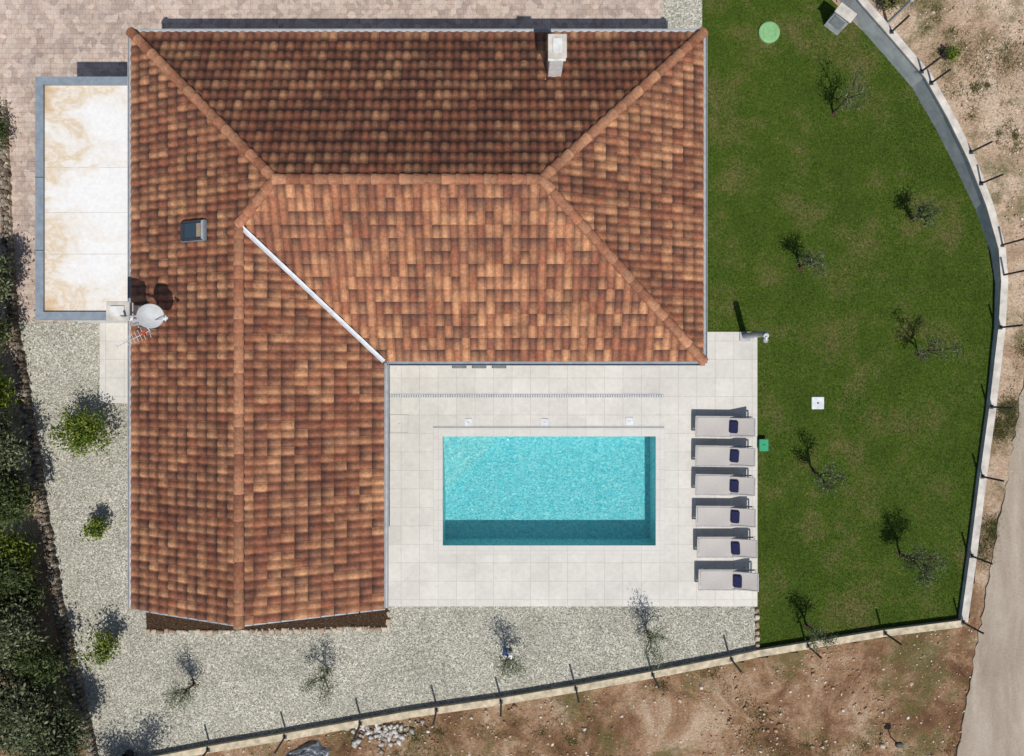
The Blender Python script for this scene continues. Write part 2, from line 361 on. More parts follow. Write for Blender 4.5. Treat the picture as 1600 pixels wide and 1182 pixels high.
x,y=sample(gravel_poly,75000)
hx=(x>-10.2)&(x<-3.7)&(y>-6.0)
x,y=x[~hx],y[~hx]
stones('gravel_pebbles',x,y,np.full(len(x),0.012),rng.uniform(0.010,0.030,len(x)),M_pebble,0.5)
x,y=sample(lawn_poly,330000)
blades('grass',x,y,np.full(len(x),0.008),rng.uniform(0.015,0.050,len(x)),rng.uniform(0.004,0.010,len(x)),M_blade,1.0)
outer_s=PP([(1504,976),(1383,996),(1185,1030),(900,1086),(640,1124),(325,1180),(200,1205),(0,1300),(1480,1300),(1530,960)])
outer_ne=PP([(1355,-40),(1468,110),(1530,240),(1585,380),(1590,500),(1575,620),(1600,560),(1700,300),(1700,-60)])
x,y=sample(outer_s,5200); sz=rng.exponential(0.020,len(x))+0.010; sz=np.minimum(sz,0.14)
stones('rocks',x,y,np.full(len(x),0.05),sz,M_rock,0.7)
x,y=sample(outer_ne,3600); sz=np.minimum(rng.exponential(0.015,len(x))+0.008,0.1)
stones('rocks',x,y,np.full(len(x),0.05),sz,M_rock,0.7)
n=110; a=rng.normal(size=(n,2))*np.array([26,9])+np.array([600,1143]); w=np.array([P(*q) for q in a])
stones('rock_pile',w[:,0],w[:,1],np.full(n,0.07),rng.uniform(0.04,0.16,n),M_rockw,0.7)
wx=[];wy=[]
for poly,k,th in ((outer_s,420,0.0),(outer_ne,330,-0.05),(PP([(1560,640),(1545,740),(1530,850),(1515,960),(1540,900),(1570,760),(1590,620)]),200,-0.2)):
    cx_,cy_=sample(poly,k)
    for a,b_ in zip(cx_,cy_):
        if noise.noise(Vector((a*0.35,b_*0.35,1.3)))<th: continue
        m_=random.randint(20,150); sd=random.uniform(0.05,0.30)
        wx.append(a+rng.normal(size=m_)*sd); wy.append(b_+rng.normal(size=m_)*sd)
wx=np.concatenate(wx);wy=np.concatenate(wy); kk=~inpoly(wx,wy,yard); wx,wy=wx[kk],wy[kk]
blades('weeds',wx,wy,np.full(len(wx),0.03),rng.uniform(0.03,0.11,len(wx)),rng.uniform(0.006,0.014,len(wx)),M_weed,1.2)

# ---------------------------------------------------------------- boundary walls
def ribbon(name,pts,t,m_side,m_cap,capw=0.03,capt=0.05):
    mb=MB(); n=len(pts); nor=[]
    for i in range(n):
        a=Vector(pts[max(0,i-1)][:2]);b_=Vector(pts[min(n-1,i+1)][:2]); d=(b_-a).normalized(); nor.append(Vector((-d.y,d.x)))
    def strip(hw,zb,zt,m):
        vs=[]
        for (x,y,h),q in zip(pts,nor):
            for s_,z in((-1,zb(h)),(-1,zt(h)),(1,zt(h)),(1,zb(h))): vs.append((x+q.x*hw*s_,y+q.y*hw*s_,z))
        fs=[]
        for i in range(n-1):
            for k in range(4): fs.append((4*i+k,4*i+(k+1)%4,4*i+4+(k+1)%4,4*i+4+k))
        fs+= [(0,1,2,3),(4*n-1,4*n-2,4*n-3,4*n-4)]
        mb.add(vs,fs,m)
    strip(t/2,lambda h:-0.05,lambda h:h-capt,m_side); strip(t/2+capw,lambda h:h-capt,lambda h:h,m_cap)
    return mb.make(name)
ecap=[(1300,-60,.85),(1352,5,.85),(1402,62,.85),(1450,118,.85),(1485,180,.82),(1518,247,.78),(1546,318,.62),(1566,388,.48),(1570,440,.36),(1566,510,.28),(1551,640,.22),(1536,750,.22),(1521,870,.22),(1507,972,.22)]
ribbon('garden_wall',[(*P(x,y,h),h) for x,y,h in ecap],0.19,M_concg,M_conc,0.02)
scap=[(1503,975,.22),(1383,990,.22),(1185,1022,.22),(1140,1032,.22),(1020,1055,.22),(900,1077,.22),(780,1097,.22),(640,1117,.22),(445,1152,.22),(325,1172,.22),(200,1196,.22),(60,1222,.22)]
ribbon('garden_wall',[(*P(x,y,h),h) for x,y,h in scap],0.18,M_beige,M_beige,0.02)
mb=MB()
wl=[Vector((*P(x,y),0)) for x,y in west_line]
for a,b_ in zip(wl[:-2],wl[1:-1]):
    L=(b_-a).length; n=int(L/0.14)
    for i in range(n):
        for r_ in (-0.09,0.0,0.09):
            q=a.lerp(b_,(i+.5)/n)+Vector((r_+random.uniform(-.03,.03),random.uniform(-.04,.04),0.09))
            mb.box(q,(random.uniform(.09,.17),random.uniform(.09,.17),random.uniform(.2,.34)),M_stonedk,Matrix.Rotation(random.uniform(-.5,.5),3,'Z'),0.03)
mb.make('dry_stone_wall')
mb=MB()
a=Vector((*P(9,160),0.06)); b_=Vector((*P(19,400),0.06)); d=b_-a
mb.box((a+b_)/2,(0.12,d.length,0.13),M_beige,Matrix.Rotation(math.atan2(d.y,d.x)-math.pi/2,3,'Z')); mb.make('kerb')
mb=MB()
for x,y,h in [(1393,50,.85),(1440,112,.85),(1455,130,.85),(1517,238,.78),(1533,287,.7),(1566,383,.48),(1568,430,.36),(1563,512,.28),(1549,636,.22),(1535,745,.22),(1518,869,.22),(1505,973,.22),(1383,990,.22),(1263,1010,.22),(1143,1031,.22),(1020,1055,.22),(900,1077,.22),(783,1097,.22),(682,1110,.22),(563,1131,.22),(445,1152,.22),(325,1172,.22),(205,1195,.22)]:
    q=P(x,y,h)
    mb.box((q[0],q[1],h+0.006),(0.13,0.13,0.012),M_dark)
    mb.cyl((q[0],q[1],h),(q[0],q[1],h+1.05),0.032,0.032,M_dark,8)
    mb.cyl((q[0],q[1],h+1.05),(q[0],q[1],h+1.08),0.038,0.02,M_dark,8)
mb.make('fence_posts')

# ---------------------------------------------------------------- deck & pool
DZ=0.06
cw=0.30
cx0,cx1,cy0,cy1=px0-cw,px1+cw,py0-cw,py1+0.31
ybot=P(0,947)[1]; ytop=P(0,519)[1]; xl=-4.15; xr=P(1182.5,0)[0]
def slab(mb,a,b_,c_,d,z,m,t=0.08):
    mb.box(((a+c_)/2,(b_+d)/2,z-t/2),(c_-a,d-b_,t),m)
mb=MB()
slab(mb,xl,ybot,xr,cy0-0.003,DZ,M_deck); slab(mb,xl,cy0-0.003,cx0-0.003,cy1+0.003,DZ,M_deck); slab(mb,cx1+0.003,cy0-0.003,xr,cy1+0.003,DZ,M_deck)
slab(mb,xl,cy1+0.003,xr,0.95,DZ,M_deck); slab(mb,4.96,0.95,xr,ytop,DZ,M_deck)
for (a,b_) in (((692-15,852+15),(607,930)),((1039,867),(1110,940))):
    a=Vector((*P(*a),DZ+.001));b_=Vector((*P(*b_),DZ+.001)); d=b_-a
    mb.box((a+b_)/2,(d.length,0.008,0.004),M_conc,Matrix.Rotation(math.atan2(d.y,d.x),3,'Z'))
mb.make('pool_deck')
pool=empty('swimming_pool')
mb=MB()
slab(mb,cx0,cy0,cx1,py0,DZ+0.004,M_coping); slab(mb,cx0,py1,cx1,cy1,DZ+0.004,M_coping)
slab(mb,cx0,py0,px0,py1,DZ+0.004,M_coping); slab(mb,px1,py0,cx1,py1,DZ+0.004,M_coping)
mb.make('coping',pool)
D=-1.05; mb=MB()
vs=[(px0,py0,D),(px1,py0,D),(px1,py1,D),(px0,py1,D),(px0,py0,-0.03),(px1,py0,-0.03),(px1,py1,-0.03),(px0,py1,-0.03)]
mb.add(vs,[(0,1,2,3),(0,4,5,1),(1,5,6,2),(2,6,7,3),(3,7,4,0)],M_pool); mb.make('basin',pool)
mb=MB()
for L,zt in ((1.95,-0.86),(1.5,-0.64),(1.05,-0.42),(0.6,-0.2)):
    e=0.004; a=(px0+e,py1-e); q=[(a[0],a[1]),(a[0],a[1]-L),(a[0]+L,a[1])]
    mb.add([(u,v,zt) for u,v in q]+[(u,v,D+e) for u,v in q],[(0,1,2),(1,4,5,2),(0,3,4,1),(2,5,3,0)],M_step)
mb.make('corner_steps',pool)
mb=MB(); mb.add([(px0,py0,-0.04),(px1,py0,-0.04),(px1,py1,-0.04),(px0,py1,-0.04)],[(0,1,2,3)],M_water); mb.make('water',pool)
mb=MB(); a=P(677,667); b_=P(1037,668); mb.box(((a[0]+b_[0])/2,a[1],DZ+0.006),(b_[0]-a[0],0.035,0.012),M_metal)
mb.box(((a[0]+b_[0])/2,a[1]-0.024,DZ+0.004),(b_[0]-a[0],0.012,0.010),M_dark); mb.make('pool_cover_slot')
for cx_,cy_ in ((732,660),(851,660),(983,658)):
    q=P(cx_,cy_); mb=MB(); mb.box((q[0],q[1],DZ+0.012),(0.24,0.24,0.020),M_metalw,None,0.006)
    mb.box((q[0],q[1],DZ+0.025),(0.07,0.025,0.008),M_metal); mb.cyl((q[0]+.09,q[1]+.09,DZ+.02),(q[0]+.09,q[1]+.09,DZ+.028),.012,.012,M_metal); mb.make('skimmer_lid')
mb=MB(); a=P(610,648); b_=P(638,676); w_=b_[0]-a[0]; c_=((a[0]+b_[0])/2,(a[1]+b_[1])/2)
for sx_,sy_,dx_,dy_ in ((0,.5,w_+.02,.012),(0,-.5,w_+.02,.012),(.5,0,.012,w_-.02),(-.5,0,.012,w_-.02)):
    mb.box((c_[0]+sx_*w_,c_[1]+sy_*w_,DZ+0.003),(dx_,dy_,0.008),M_metal)
mb.box((c_[0],c_[1],DZ+.003),(.06,.03,.008),M_metal); mb.make('deck_hatch')
mb=MB(); a=P(609,620); b_=P(1036,617)
L=b_[0]-a[0]; n=int(L/0.055); yy=a[1]+0.03
for s_ in(-1,1): mb.box((a[0]+L/2,yy+s_*0.05,DZ+0.004),(L,0.014,0.012),M_metal)
mb.box((a[0]+L/2,yy,DZ+0.001),(L,0.086,0.006),M_dark)
for i in range(n): mb.box((a[0]+(i+.5)*L/n,yy,DZ+0.006),(L/n*0.6,0.084,0.008),M_metalw)
mb.make('linear_drain')
for xx in (718,749,780):
    q=P(xx,573); mb=MB(); mb.box((q[0],q[1],DZ+0.04),(0.46,0.12,0.06),M_dark)
    for k in range(3): mb.box((q[0],q[1]-.035+k*.035,DZ+0.075),(0.42,0.012,0.012),M_metal)
    mb.box((q[0],q[1]-0.06,DZ+0.075),(0.46,0.012,0.014),M_metal); mb.box((q[0],q[1]+0.06,DZ+0.075),(0.46,0.012,0.014),M_metal)
    mb.make('vent_grille')

# ---------------------------------------------------------------- house
house=empty('house')
W,E,Nn,Ss,WE,WS=-10.8,5.43,9.80,0.47,-3.62,-6.55
z0=3.2; sl=0.42
half=(Nn-Ss)/2; yr=(Nn+Ss)/2; xa=W+half; xb=E-half; xr2=(W+WE)/2
zr=z0+sl*half; zr2=z0+sl*(xr2-W); ysplit=Ss+(xr2-W)
def roofslope(origin,udir,vdir,ulen,vlen,clips,darken=1.0,seed=0,con=1.3,tb=0.0,dirt=0.25):  # darken: slope shading put into tile colour, north darkest, south lightest
    lr=np.random.default_rng(seed)
    tw=0.235; tc=0.325; nu=int(math.ceil(ulen/tw))+1; nv=int(math.ceil(vlen/tc))+1; K=8
    prof=[0,0.028,0.042,0.045,0.040,0.024,0.004,0.0]
    us=np.arange(nu*K+1)*tw/K; wz=np.array([prof[i%K] for i in range(nu*K+1)])
    verts=[];cols=[]
    red=np.array((0.290,0.108,0.060)); tan=np.array((0.52,0.262,0.135)); dk=np.array((0.095,0.046,0.036))
    rowc=len(us)
    for j in range(nv):
        r1=lr.random(nu+1); r2=lr.random(nu+1); r3=lr.random(nu+1); jit=lr.normal(size=nu+1)*0.004
        cl=np.array([noise.noise(Vector((i*0.28+seed*9,j*0.33+i*0.1,seed))) for i in range(nu+1)])
        t1=np.clip(r1*1.05+cl*0.5-0.05+tb,0,1)**con; tidx=np.minimum((np.arange(rowc))//K,nu)
        def colour(t,d):
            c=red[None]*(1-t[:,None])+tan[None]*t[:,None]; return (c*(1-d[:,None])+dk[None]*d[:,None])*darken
        A=t1[tidx]
        dA=np.clip(r2*0.9-dirt-.1,0,1)[tidx]; dB=np.clip(r3*1.5-dirt,0,1)[tidx]
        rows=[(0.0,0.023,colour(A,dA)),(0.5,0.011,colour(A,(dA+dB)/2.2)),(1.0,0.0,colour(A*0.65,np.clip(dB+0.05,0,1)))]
        pan=np.where(wz<0.01,0.62,1.0)  # shade in the pans between rolls painted into the tile colour
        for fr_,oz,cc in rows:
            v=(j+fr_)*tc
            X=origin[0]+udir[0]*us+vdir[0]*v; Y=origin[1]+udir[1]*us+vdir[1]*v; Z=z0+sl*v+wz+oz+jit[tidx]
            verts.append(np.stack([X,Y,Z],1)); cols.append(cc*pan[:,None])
    nr=len(verts); V=np.concatenate(verts); C=np.concatenate(cols)
    idx=np.arange(nr*rowc).reshape(nr,rowc)
    F=np.stack([idx[:-1,:-1],idx[:-1,1:],idx[1:,1:],idx[1:,:-1]],2).reshape(-1,4)
    cr=udir[0]*vdir[1]-udir[1]*vdir[0]
    if cr<0: F=F[:,::-1]
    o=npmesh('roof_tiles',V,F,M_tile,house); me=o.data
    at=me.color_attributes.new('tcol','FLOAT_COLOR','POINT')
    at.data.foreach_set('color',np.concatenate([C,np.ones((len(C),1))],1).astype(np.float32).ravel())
    bm=bmesh.new(); bm.from_mesh(me)
    for (pt,no) in clips:
        bmesh.ops.bisect_plane(bm,geom=bm.verts[:]+bm.edges[:]+bm.faces[:],plane_co=Vector((pt[0],pt[1],0)),plane_no=Vector((no[0],no[1],0)),clear_outer=True)
    bm.to_mesh(me); bm.free(); me.update()
q=math.sqrt(.5)
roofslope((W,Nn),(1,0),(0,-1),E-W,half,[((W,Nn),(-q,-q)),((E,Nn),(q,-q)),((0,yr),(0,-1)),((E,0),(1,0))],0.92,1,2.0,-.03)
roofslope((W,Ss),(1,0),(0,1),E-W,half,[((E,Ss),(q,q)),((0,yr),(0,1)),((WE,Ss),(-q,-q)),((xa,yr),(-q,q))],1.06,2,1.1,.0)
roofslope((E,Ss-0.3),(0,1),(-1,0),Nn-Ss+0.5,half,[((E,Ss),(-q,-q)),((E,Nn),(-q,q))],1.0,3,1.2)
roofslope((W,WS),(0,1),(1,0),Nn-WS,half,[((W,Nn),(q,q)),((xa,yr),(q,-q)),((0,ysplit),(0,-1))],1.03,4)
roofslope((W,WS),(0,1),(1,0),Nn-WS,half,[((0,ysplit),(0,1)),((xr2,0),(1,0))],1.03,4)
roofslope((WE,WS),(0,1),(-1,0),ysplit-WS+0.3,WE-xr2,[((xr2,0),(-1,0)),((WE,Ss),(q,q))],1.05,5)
mb=MB(); u=0.035
mb.add([(W,Nn,z0-u),(xa,yr,zr-u),(xb,yr,zr-u),(E,Nn,z0-u)],[(0,1,2,3)],M_wood)
mb.add([(E,Ss,z0-u),(E,Nn,z0-u),(xb,yr,zr-u)],[(0,1,2)],M_wood)
mb.add([(WE,Ss,z0-u),(E,Ss,z0-u),(xb,yr,zr-u),(xa,yr,zr-u),(xr2,ysplit,zr2-u)],[(0,1,2,3,4)],M_wood)
mb.add([(W,WS,z0-u),(xr2,WS,zr2-u),(xr2,ysplit,zr2-u),(xa,yr,zr-u),(W,Nn,z0-u)],[(0,1,2,3,4)],M_wood)
mb.add([(xr2,WS,zr2-u),(WE,WS,z0-u),(WE,Ss,z0-u),(xr2,ysplit,zr2-u)],[(0,1,2,3)],M_wood)
mb.add([(W+.02,WS+.1,z0-.12),(WE-.02,WS+.1,z0-.12),(WE-.02,Ss+.02,z0-.12),(E-.02,Ss+.02,z0-.12),(E-.02,Nn-.02,z0-.12),(W+.02,Nn-.02,z0-.12)],[(5,4,3,2,1,0)],M_white)
mb.make('roof_underlay',house)
mb=MB()
mb.add([(W+.5,-6.12,z0-.119),(WE-.5,-6.12,z0-.119),(xr2,-6.12,zr2-.25)],[(0,1,2)],M_white)
for x0_ in (W,WE):
    a=Vector((x0_,WS-0.01,z0-0.05)); b_=Vector((xr2,WS-0.01,zr2-0.05)); n=11
    for i in range(n):
        p0=a.lerp(b_,i/n); p1=a.lerp(b_,(i+1)/n+0.012); d=p1-p0
        ang=math.atan2(d.z,abs(d.x))*(1 if d.x>0 else -1)
        mb.box((p0+p1)/2+Vector((0,0,0.0)),(abs(d.x)/math.cos(ang)*1.0,0.04,0.12),M_metal,Matrix.Rotation(-ang,3,'Y'))
mb.make('barge_boards',house)
rv=[];rf=[];rc=[]
def ridge(a,b_,r=0.145):
    a=Vector(a);b_=Vector(b_);d=(b_-a);L=d.length;n=max(1,int(round(L/0.36)));dn=d.normalized()
    side=dn.cross(Vector((0,0,1))).normalized(); up=side.cross(dn).normalized()
    for i in range(n):
        p0=a+dn*(L*i/n-0.03); p1=a+dn*(L*(i+1)/n+0.03)
        base=len(rv); K=8; t=random.random(); dk_=random.random()*0.35
        for pp,rr,zo,g in((p0,r,0.05,1.05),(p0.lerp(p1,.12),r*1.0,0.05,1.0),(p1,r*0.84,0.025,0.72)):
            for k in range(K+1):
                an=math.pi*k/K
                w_=pp+side*rr*math.cos(an)+up*(rr*0.75*math.sin(an)+zo-0.03)
                rv.append(w_[:]); c=[(0.35*(1-t)+0.50*t)*g,(0.140*(1-t)+0.25*t)*g,(0.078*(1-t)+0.14*t)*g]; rc.append([x*(1-dk_) for x in c]+[1])
        for s_ in range(2):
            for k in range(K): rf.append((base+s_*(K+1)+k,base+s_*(K+1)+k+1,base+(s_+1)*(K+1)+k+1,base+(s_+1)*(K+1)+k))
        rf.append(tuple(base+k for k in range(K,-1,-1)))
ridge((W,Nn,z0+.02),(xa,yr,zr)); ridge((E,Nn,z0+.02),(xb,yr,zr)); ridge((E,Ss,z0+.02),(xb,yr,zr)); ridge((xa,yr,zr),(xb,yr,zr))
ridge((xr2,ysplit,zr2),(xa,yr,zr)); ridge((xr2,WS-.03,zr2),(xr2,ysplit,zr2))
me=bpy.data.meshes.new('ridge_tiles'); me.from_pydata(rv,[],rf); me.materials.append(M_ridge)
at=me.color_attributes.new('tcol','FLOAT_COLOR','POINT'); at.data.foreach_set('color',np.array(rc,np.float32).ravel()); obj('ridge_tiles',me,house)
mb=MB(); a=Vector((xr2,ysplit,zr2+.03)); b_=Vector((WE,Ss,z0+.03)); s_=Vector((q,q,0))
for w0,w1,z_a,z_b in ((-0.055,0,0.085,0.05),(0,0.055,0.05,0.085)):
    mb.add([a+s_*w0+Vector((0,0,z_a)),b_+s_*w0+Vector((0,0,z_a)),b_+s_*w1+Vector((0,0,z_b)),a+s_*w1+Vector((0,0,z_b))],[(0,1,2,3)],M_metalw)
for w0 in(-.055,.055):
    mb.cyl(a+s_*w0+Vector((0,0,.085)),b_+s_*w0+Vector((0,0,.085)),.008,.008,M_metalw,6)
mb.make('valley_flashing',house)
mb=MB()
def gutter(a,b_,m=M_metal,r=0.055):
    a=Vector(a);b_=Vector(b_);d=(b_-a).normalized();s2=d.cross(Vector((0,0,1)))
    vs=[];K=6
    for pp in(a,b_):
        for k in range(K+1):
            an=math.pi+math.pi*k/K; vs.append(pp+s2*r*math.cos(an)+Vector((0,0,r*math.sin(an))))
    mb.add(vs,[(k,k+1,K+2+k,K+1+k) for k in range(K)],m)
    for sg in(-1,1): mb.cyl(a+s2*r*sg,b_+s2*r*sg,0.010,0.010,m,6)
g=z0-0.01
gutter((W-.055,WS,g),(W-.055,Nn+.055,g)); gutter((W-.055,Nn+.055,g),(E+.055,Nn+.055,g)); gutter((E+.055,Nn+.055,g),(E+.055,Ss-.055,g)); gutter((E+.055,Ss-.055,g),(WE+.065,Ss-.055,g),M_grey); gutter((WE+.055,Ss-.055,g),(WE+.055,WS,g),M_metal)
for x_,y_ in ((W+.0,WS+.5),(E-.0,Ss+.6),(WE+0.0,WS+.5)):
    mb.cyl((x_,y_,3.1),(x_+(0.45 if x_<-9 else -0.45),y_,2.8),.035,.035,M_metal); mb.cyl((x_+(0.45 if x_<-9 else -0.45),y_,2.8),(x_+(0.45 if x_<-9 else -0.45),y_,0.05),.035,.035,M_metal)
mb.make('gutters',house)
mb=MB(); mb.box(((W+.5+E-.48)/2,(0.97+9.3)/2,1.54),(E-W-.98,9.3-.97,3.07),M_white); mb.box(((W+.5-4.1)/2,(-6.12+.968)/2,1.54),(-4.1-W-.5,.968+6.12,3.07),M_white); mb.make('walls',house)
mb=MB()
def window(x_,y_,w_,h_,zb,ax):
    nrm={'S':(0,-1),'N':(0,1),'E':(1,0),'W':(-1,0)}[ax]; hor=ax in'SN'
    def bx(u0,z_,du,dz_,dep,m):
        c_=(x_+(u0 if hor else 0)+nrm[0]*dep/2,y_+(0 if hor else u0)+nrm[1]*dep/2,z_); mb.box(c_,(du if hor else dep,dep if hor else du,dz_),m)
    bx(0,zb+h_/2,w_-.1,h_-.1,0.02,M_glass)
    for s_ in(-1,1): bx(s_*(w_/2-.03),zb+h_/2,.06,h_,.05,M_dark)
    bx(0,zb+.03,w_-.12,.06,.05,M_dark); bx(0,zb+h_-.03,w_-.12,.06,.05,M_dark); bx(0,zb+h_/2,.05,h_-.12,.045,M_dark)
for x_ in(-2.3,0.8,3.4): window(x_,0.97,2.2,2.2,0.1,'S')
for y_ in(-4.8,-2.2): window(-4.1,y_,1.6,2.2,0.1,'E')
for y_ in(3,6.8): window(4.95,y_,1.4,1.2,1.0,'E')
for x_ in(-8,-4.5,0,3): window(x_,9.3,1.2,1.2,1.0,'N')
window(-8.6,-6.12,1.2,1.2,1.0,'S'); window(-5.8,-6.12,1.2,1.2,1.0,'S'); window(-10.3,-3.5,1.2,1.2,1.0,'W')
mb.make('windows',house)
M_blind=simple('tan_blind',(.30,.22,.14),.8)
mb=MB(); xs_=-8.62; ys_=3.98; zc=z0+sl*(xs_-W)+0.10; R=Matrix.Rotation(-math.atan(sl),3,'Y')
mb.box((xs_,ys_,zc-0.01),(0.84,0.56,0.10),M_grey,R,0.01)
mb.box(Vector((xs_,ys_,zc))+R@Vector((0.03,0,0.05)),(0.62,0.40,0.03),M_glass,R)
mb.box(Vector((xs_,ys_,zc))+R@Vector((0.24,0,0.067)),(0.14,0.36,0.006),M_blind,R)
for du,dv,a_,b2 in((0.37,0,.07,.5),(-0.33,0,.12,.5),(0,.24,.7,.06),(0,-.24,.7,.06)):
    mb.box(Vector((xs_,ys_,zc))+R@Vector((du,dv,0.055)),(a_,b2,0.05),M_metal if a_<.1 else M_dark,R)
mb.make('skylight',house)
def chimney(cx_,cy_,wx_,wy_,zb,zt):
    mb=MB(); mb.box((cx_,cy_,(zb+zt-.25)/2),(wx_,wy_,zt-.25-zb),M_white,None,.01)
    mb.box((cx_,cy_,zt-.225),(wx_+.1,wy_+.1,.05),M_white,None,.01)
    for a_ in(-1,1):
        for b2 in(-1,0,1): mb.box((cx_+a_*(wx_/2-.04),cy_+b2*(wy_/2-.04),zt-.12),(.07,.07,.16),M_white)
    mb.box((cx_,cy_,zt-.13),(wx_-.2,wy_-.2,.14),M_dark)
    mb.box((cx_,cy_,zt-.02),(wx_+.12,wy_+.12,.05),M_conc,None,.012)
    mb.box((cx_,cy_,zt+.025),(wx_-.12,wy_-.12,.05),M_white,None,.012)
    mb.box((cx_,cy_-.02,zb+0.22),(wx_+.16,wy_+.18,.03),M_metal,Matrix.Rotation(-math.atan(sl),3,'X') if cx_>0 else Matrix.Rotation(-math.atan(sl),3,'Y'))
    mb.make('chimney',house)
c_=P(871,72,5.25); chimney(c_[0],c_[1],0.36,0.50,3.5,5.25)
c_=P(184,486,4.7); chimney(c_[0],c_[1],0.50,0.38,3.25,4.7)
mb=MB(); dc=Vector((*P(235,493,4.75),4.75)); aim=Vector((0.42,-0.30,0.85)).normalized(); R4=Matrix.Translation(dc)@aim.to_track_quat('Z','Y').to_matrix().to_4x4()
mb.lathe([(0.001,0),(.1,.008),(.2,.034),(.27,.064),(.325,.095),(.332,.088),(.27,.05),(.2,.02),(.1,-.006),(.001,-.012)],M_dish,R4,32)
l=dc+Vector((0.50,-0.10,0.22))
mb.cyl(dc+Vector((.1,-.12,-.05)),l,.013,.011,M_metal); mb.box(l,(.14,.07,.08),M_metalw,Matrix.Rotation(.3,3,'Z'),.015); mb.cyl(l,l+Vector((-.08,.04,.04)),.03,.04,M_metal,12)
mb.cyl(l+Vector((0,-.07,0)),l+Vector((0,.07,.0)),.02,.02,M_metalw)
mc=Vector((c_[0]+.22,c_[1]-.15,0)); mb.cyl((mc.x,mc.y,3.6),(mc.x,mc.y,5.0),.022,.022,M_metal); mb.cyl((mc.x,mc.y,4.7),dc-aim*0.03,.022,.03,M_metal)
mb.make('satellite_dish',house)
mb=MB(); am=Vector((*P(222,512,4.4),0)); mb.cyl((am.x,am.y,3.55),(am.x,am.y,4.6),.02,.02,M_metal)
a=Vector((*P(183,542,4.6),4.6)); b_=Vector((*P(234,517,4.6),4.6)); mb.cyl(a,b_,.012,.012,M_metal); d=(b_-a).normalized(); s2=Vector((-d.y,d.x,0))
for i in range(9):
    p_=a.lerp(b_,i/8*0.8); w_=.07+.012*i; mb.cyl(p_-s2*w_,p_+s2*w_,.007,.007,M_metalw,5)
p_=b_
for k in(-1,1): mb.cyl(p_,p_+s2*.2*k+Vector((0,0,.12)),.012,.012,M_metalw,5)
mb.box(a.lerp(b_,.82),(.08,.1,.06),simple('red_plastic',(.4,.05,.03)))
mb.make('tv_aerial',house)
ah=2.9; ax0,ay1=P(55,120,ah); ay0=P(0,500,ah)[1]
mb=MB(); mb.box(((ax0+.1+ -10.302)/2,(ay0+ay1)/2,1.36),(-10.302-ax0-.1,ay1-ay0-.2,2.72),M_white)
mb.box(((ax0+.02-10.303)/2,(ay0+ay1)/2,2.77),(-10.303-ax0-.02,ay1-ay0-.04,.1),M_memb)
w_=.23
mb.box((ax0+w_/2,(ay0+ay1)/2,ah-.08),(w_,ay1-ay0,.16),M_grey); mb.box(((ax0+w_-10.303)/2,ay1-w_/2,ah-.081),(-10.303-ax0-w_,w_,.16),M_grey); mb.box(((ax0+w_-10.303)/2,ay0+w_/2,ah-.081),(-10.303-ax0-w_,w_,.16),M_grey)
for yy in (ay0+2.0,ay0+4.1): mb.box((ax0+w_/2,yy,ah+.002),(w_+.01,.02,.006),M_dark)
for yy in (ay0+1.9,ay0+3.1,ay0+4.4): mb.box(((ax0+w_-10.4)/2,yy,2.823),(-10.4-ax0-w_,.012,.004),M_conc)
mb.box((ax0+.098,ay0+2.6,1.15),(.02,2.6,2.2),M_grey)
mb.make('garage_annex',house)
mb=MB(); a=P(157,503); b_=P(275,630); slab(mb,a[0],b_[1],b_[0],a[1],0.05,M_deck,0.06); mb.make('side_path')
bed=PP([(226,900),(606,900),(606,978),(420,982),(372,985),(230,985)])
sheet('mulch_bed',bed,0.03,M_mulch,0.03)
n=5000; x,y=sample(bed,n); M_chip=island('mulch_chips',[(0,(0.03,0.018,0.012)),(0.6,(0.08,0.048,0.03)),(1,(0.18,0.12,0.07))]); stones('mulch_chips',x,y,np.full(n,.035),rng.uniform(.012,.035,n),M_chip,.5)
M_edge=island('edging_stone',[(0,(.22,.14,.10)),(0.6,(.40,.30,.22)),(1,(.55,.48,.40))],.9)
mb=MB()
for (a,b_) in (((228,986),(372,987)),((372,987),(606,981)),((607,978),(607,950)),((1182,948),(1183,1015))):
    a=Vector((*P(*a),0.05));b_=Vector((*P(*b_),0.05)); n=max(2,int((b_-a).length/.2))
    for i in range(n):
        if random.random()<.12: continue
        mb.box(a.lerp(b_,(i+.5)/n)+Vector((0,random.uniform(-.03,.03),0)),(random.uniform(.12,.21),random.uniform(.09,.15),.1),M_edge,Matrix.Rotation(random.uniform(-.25,.25)+(math.pi/2 if abs(b_.x-a.x)<.1 else 0),3,'Z'),.02)
mb.make('stone_edging')

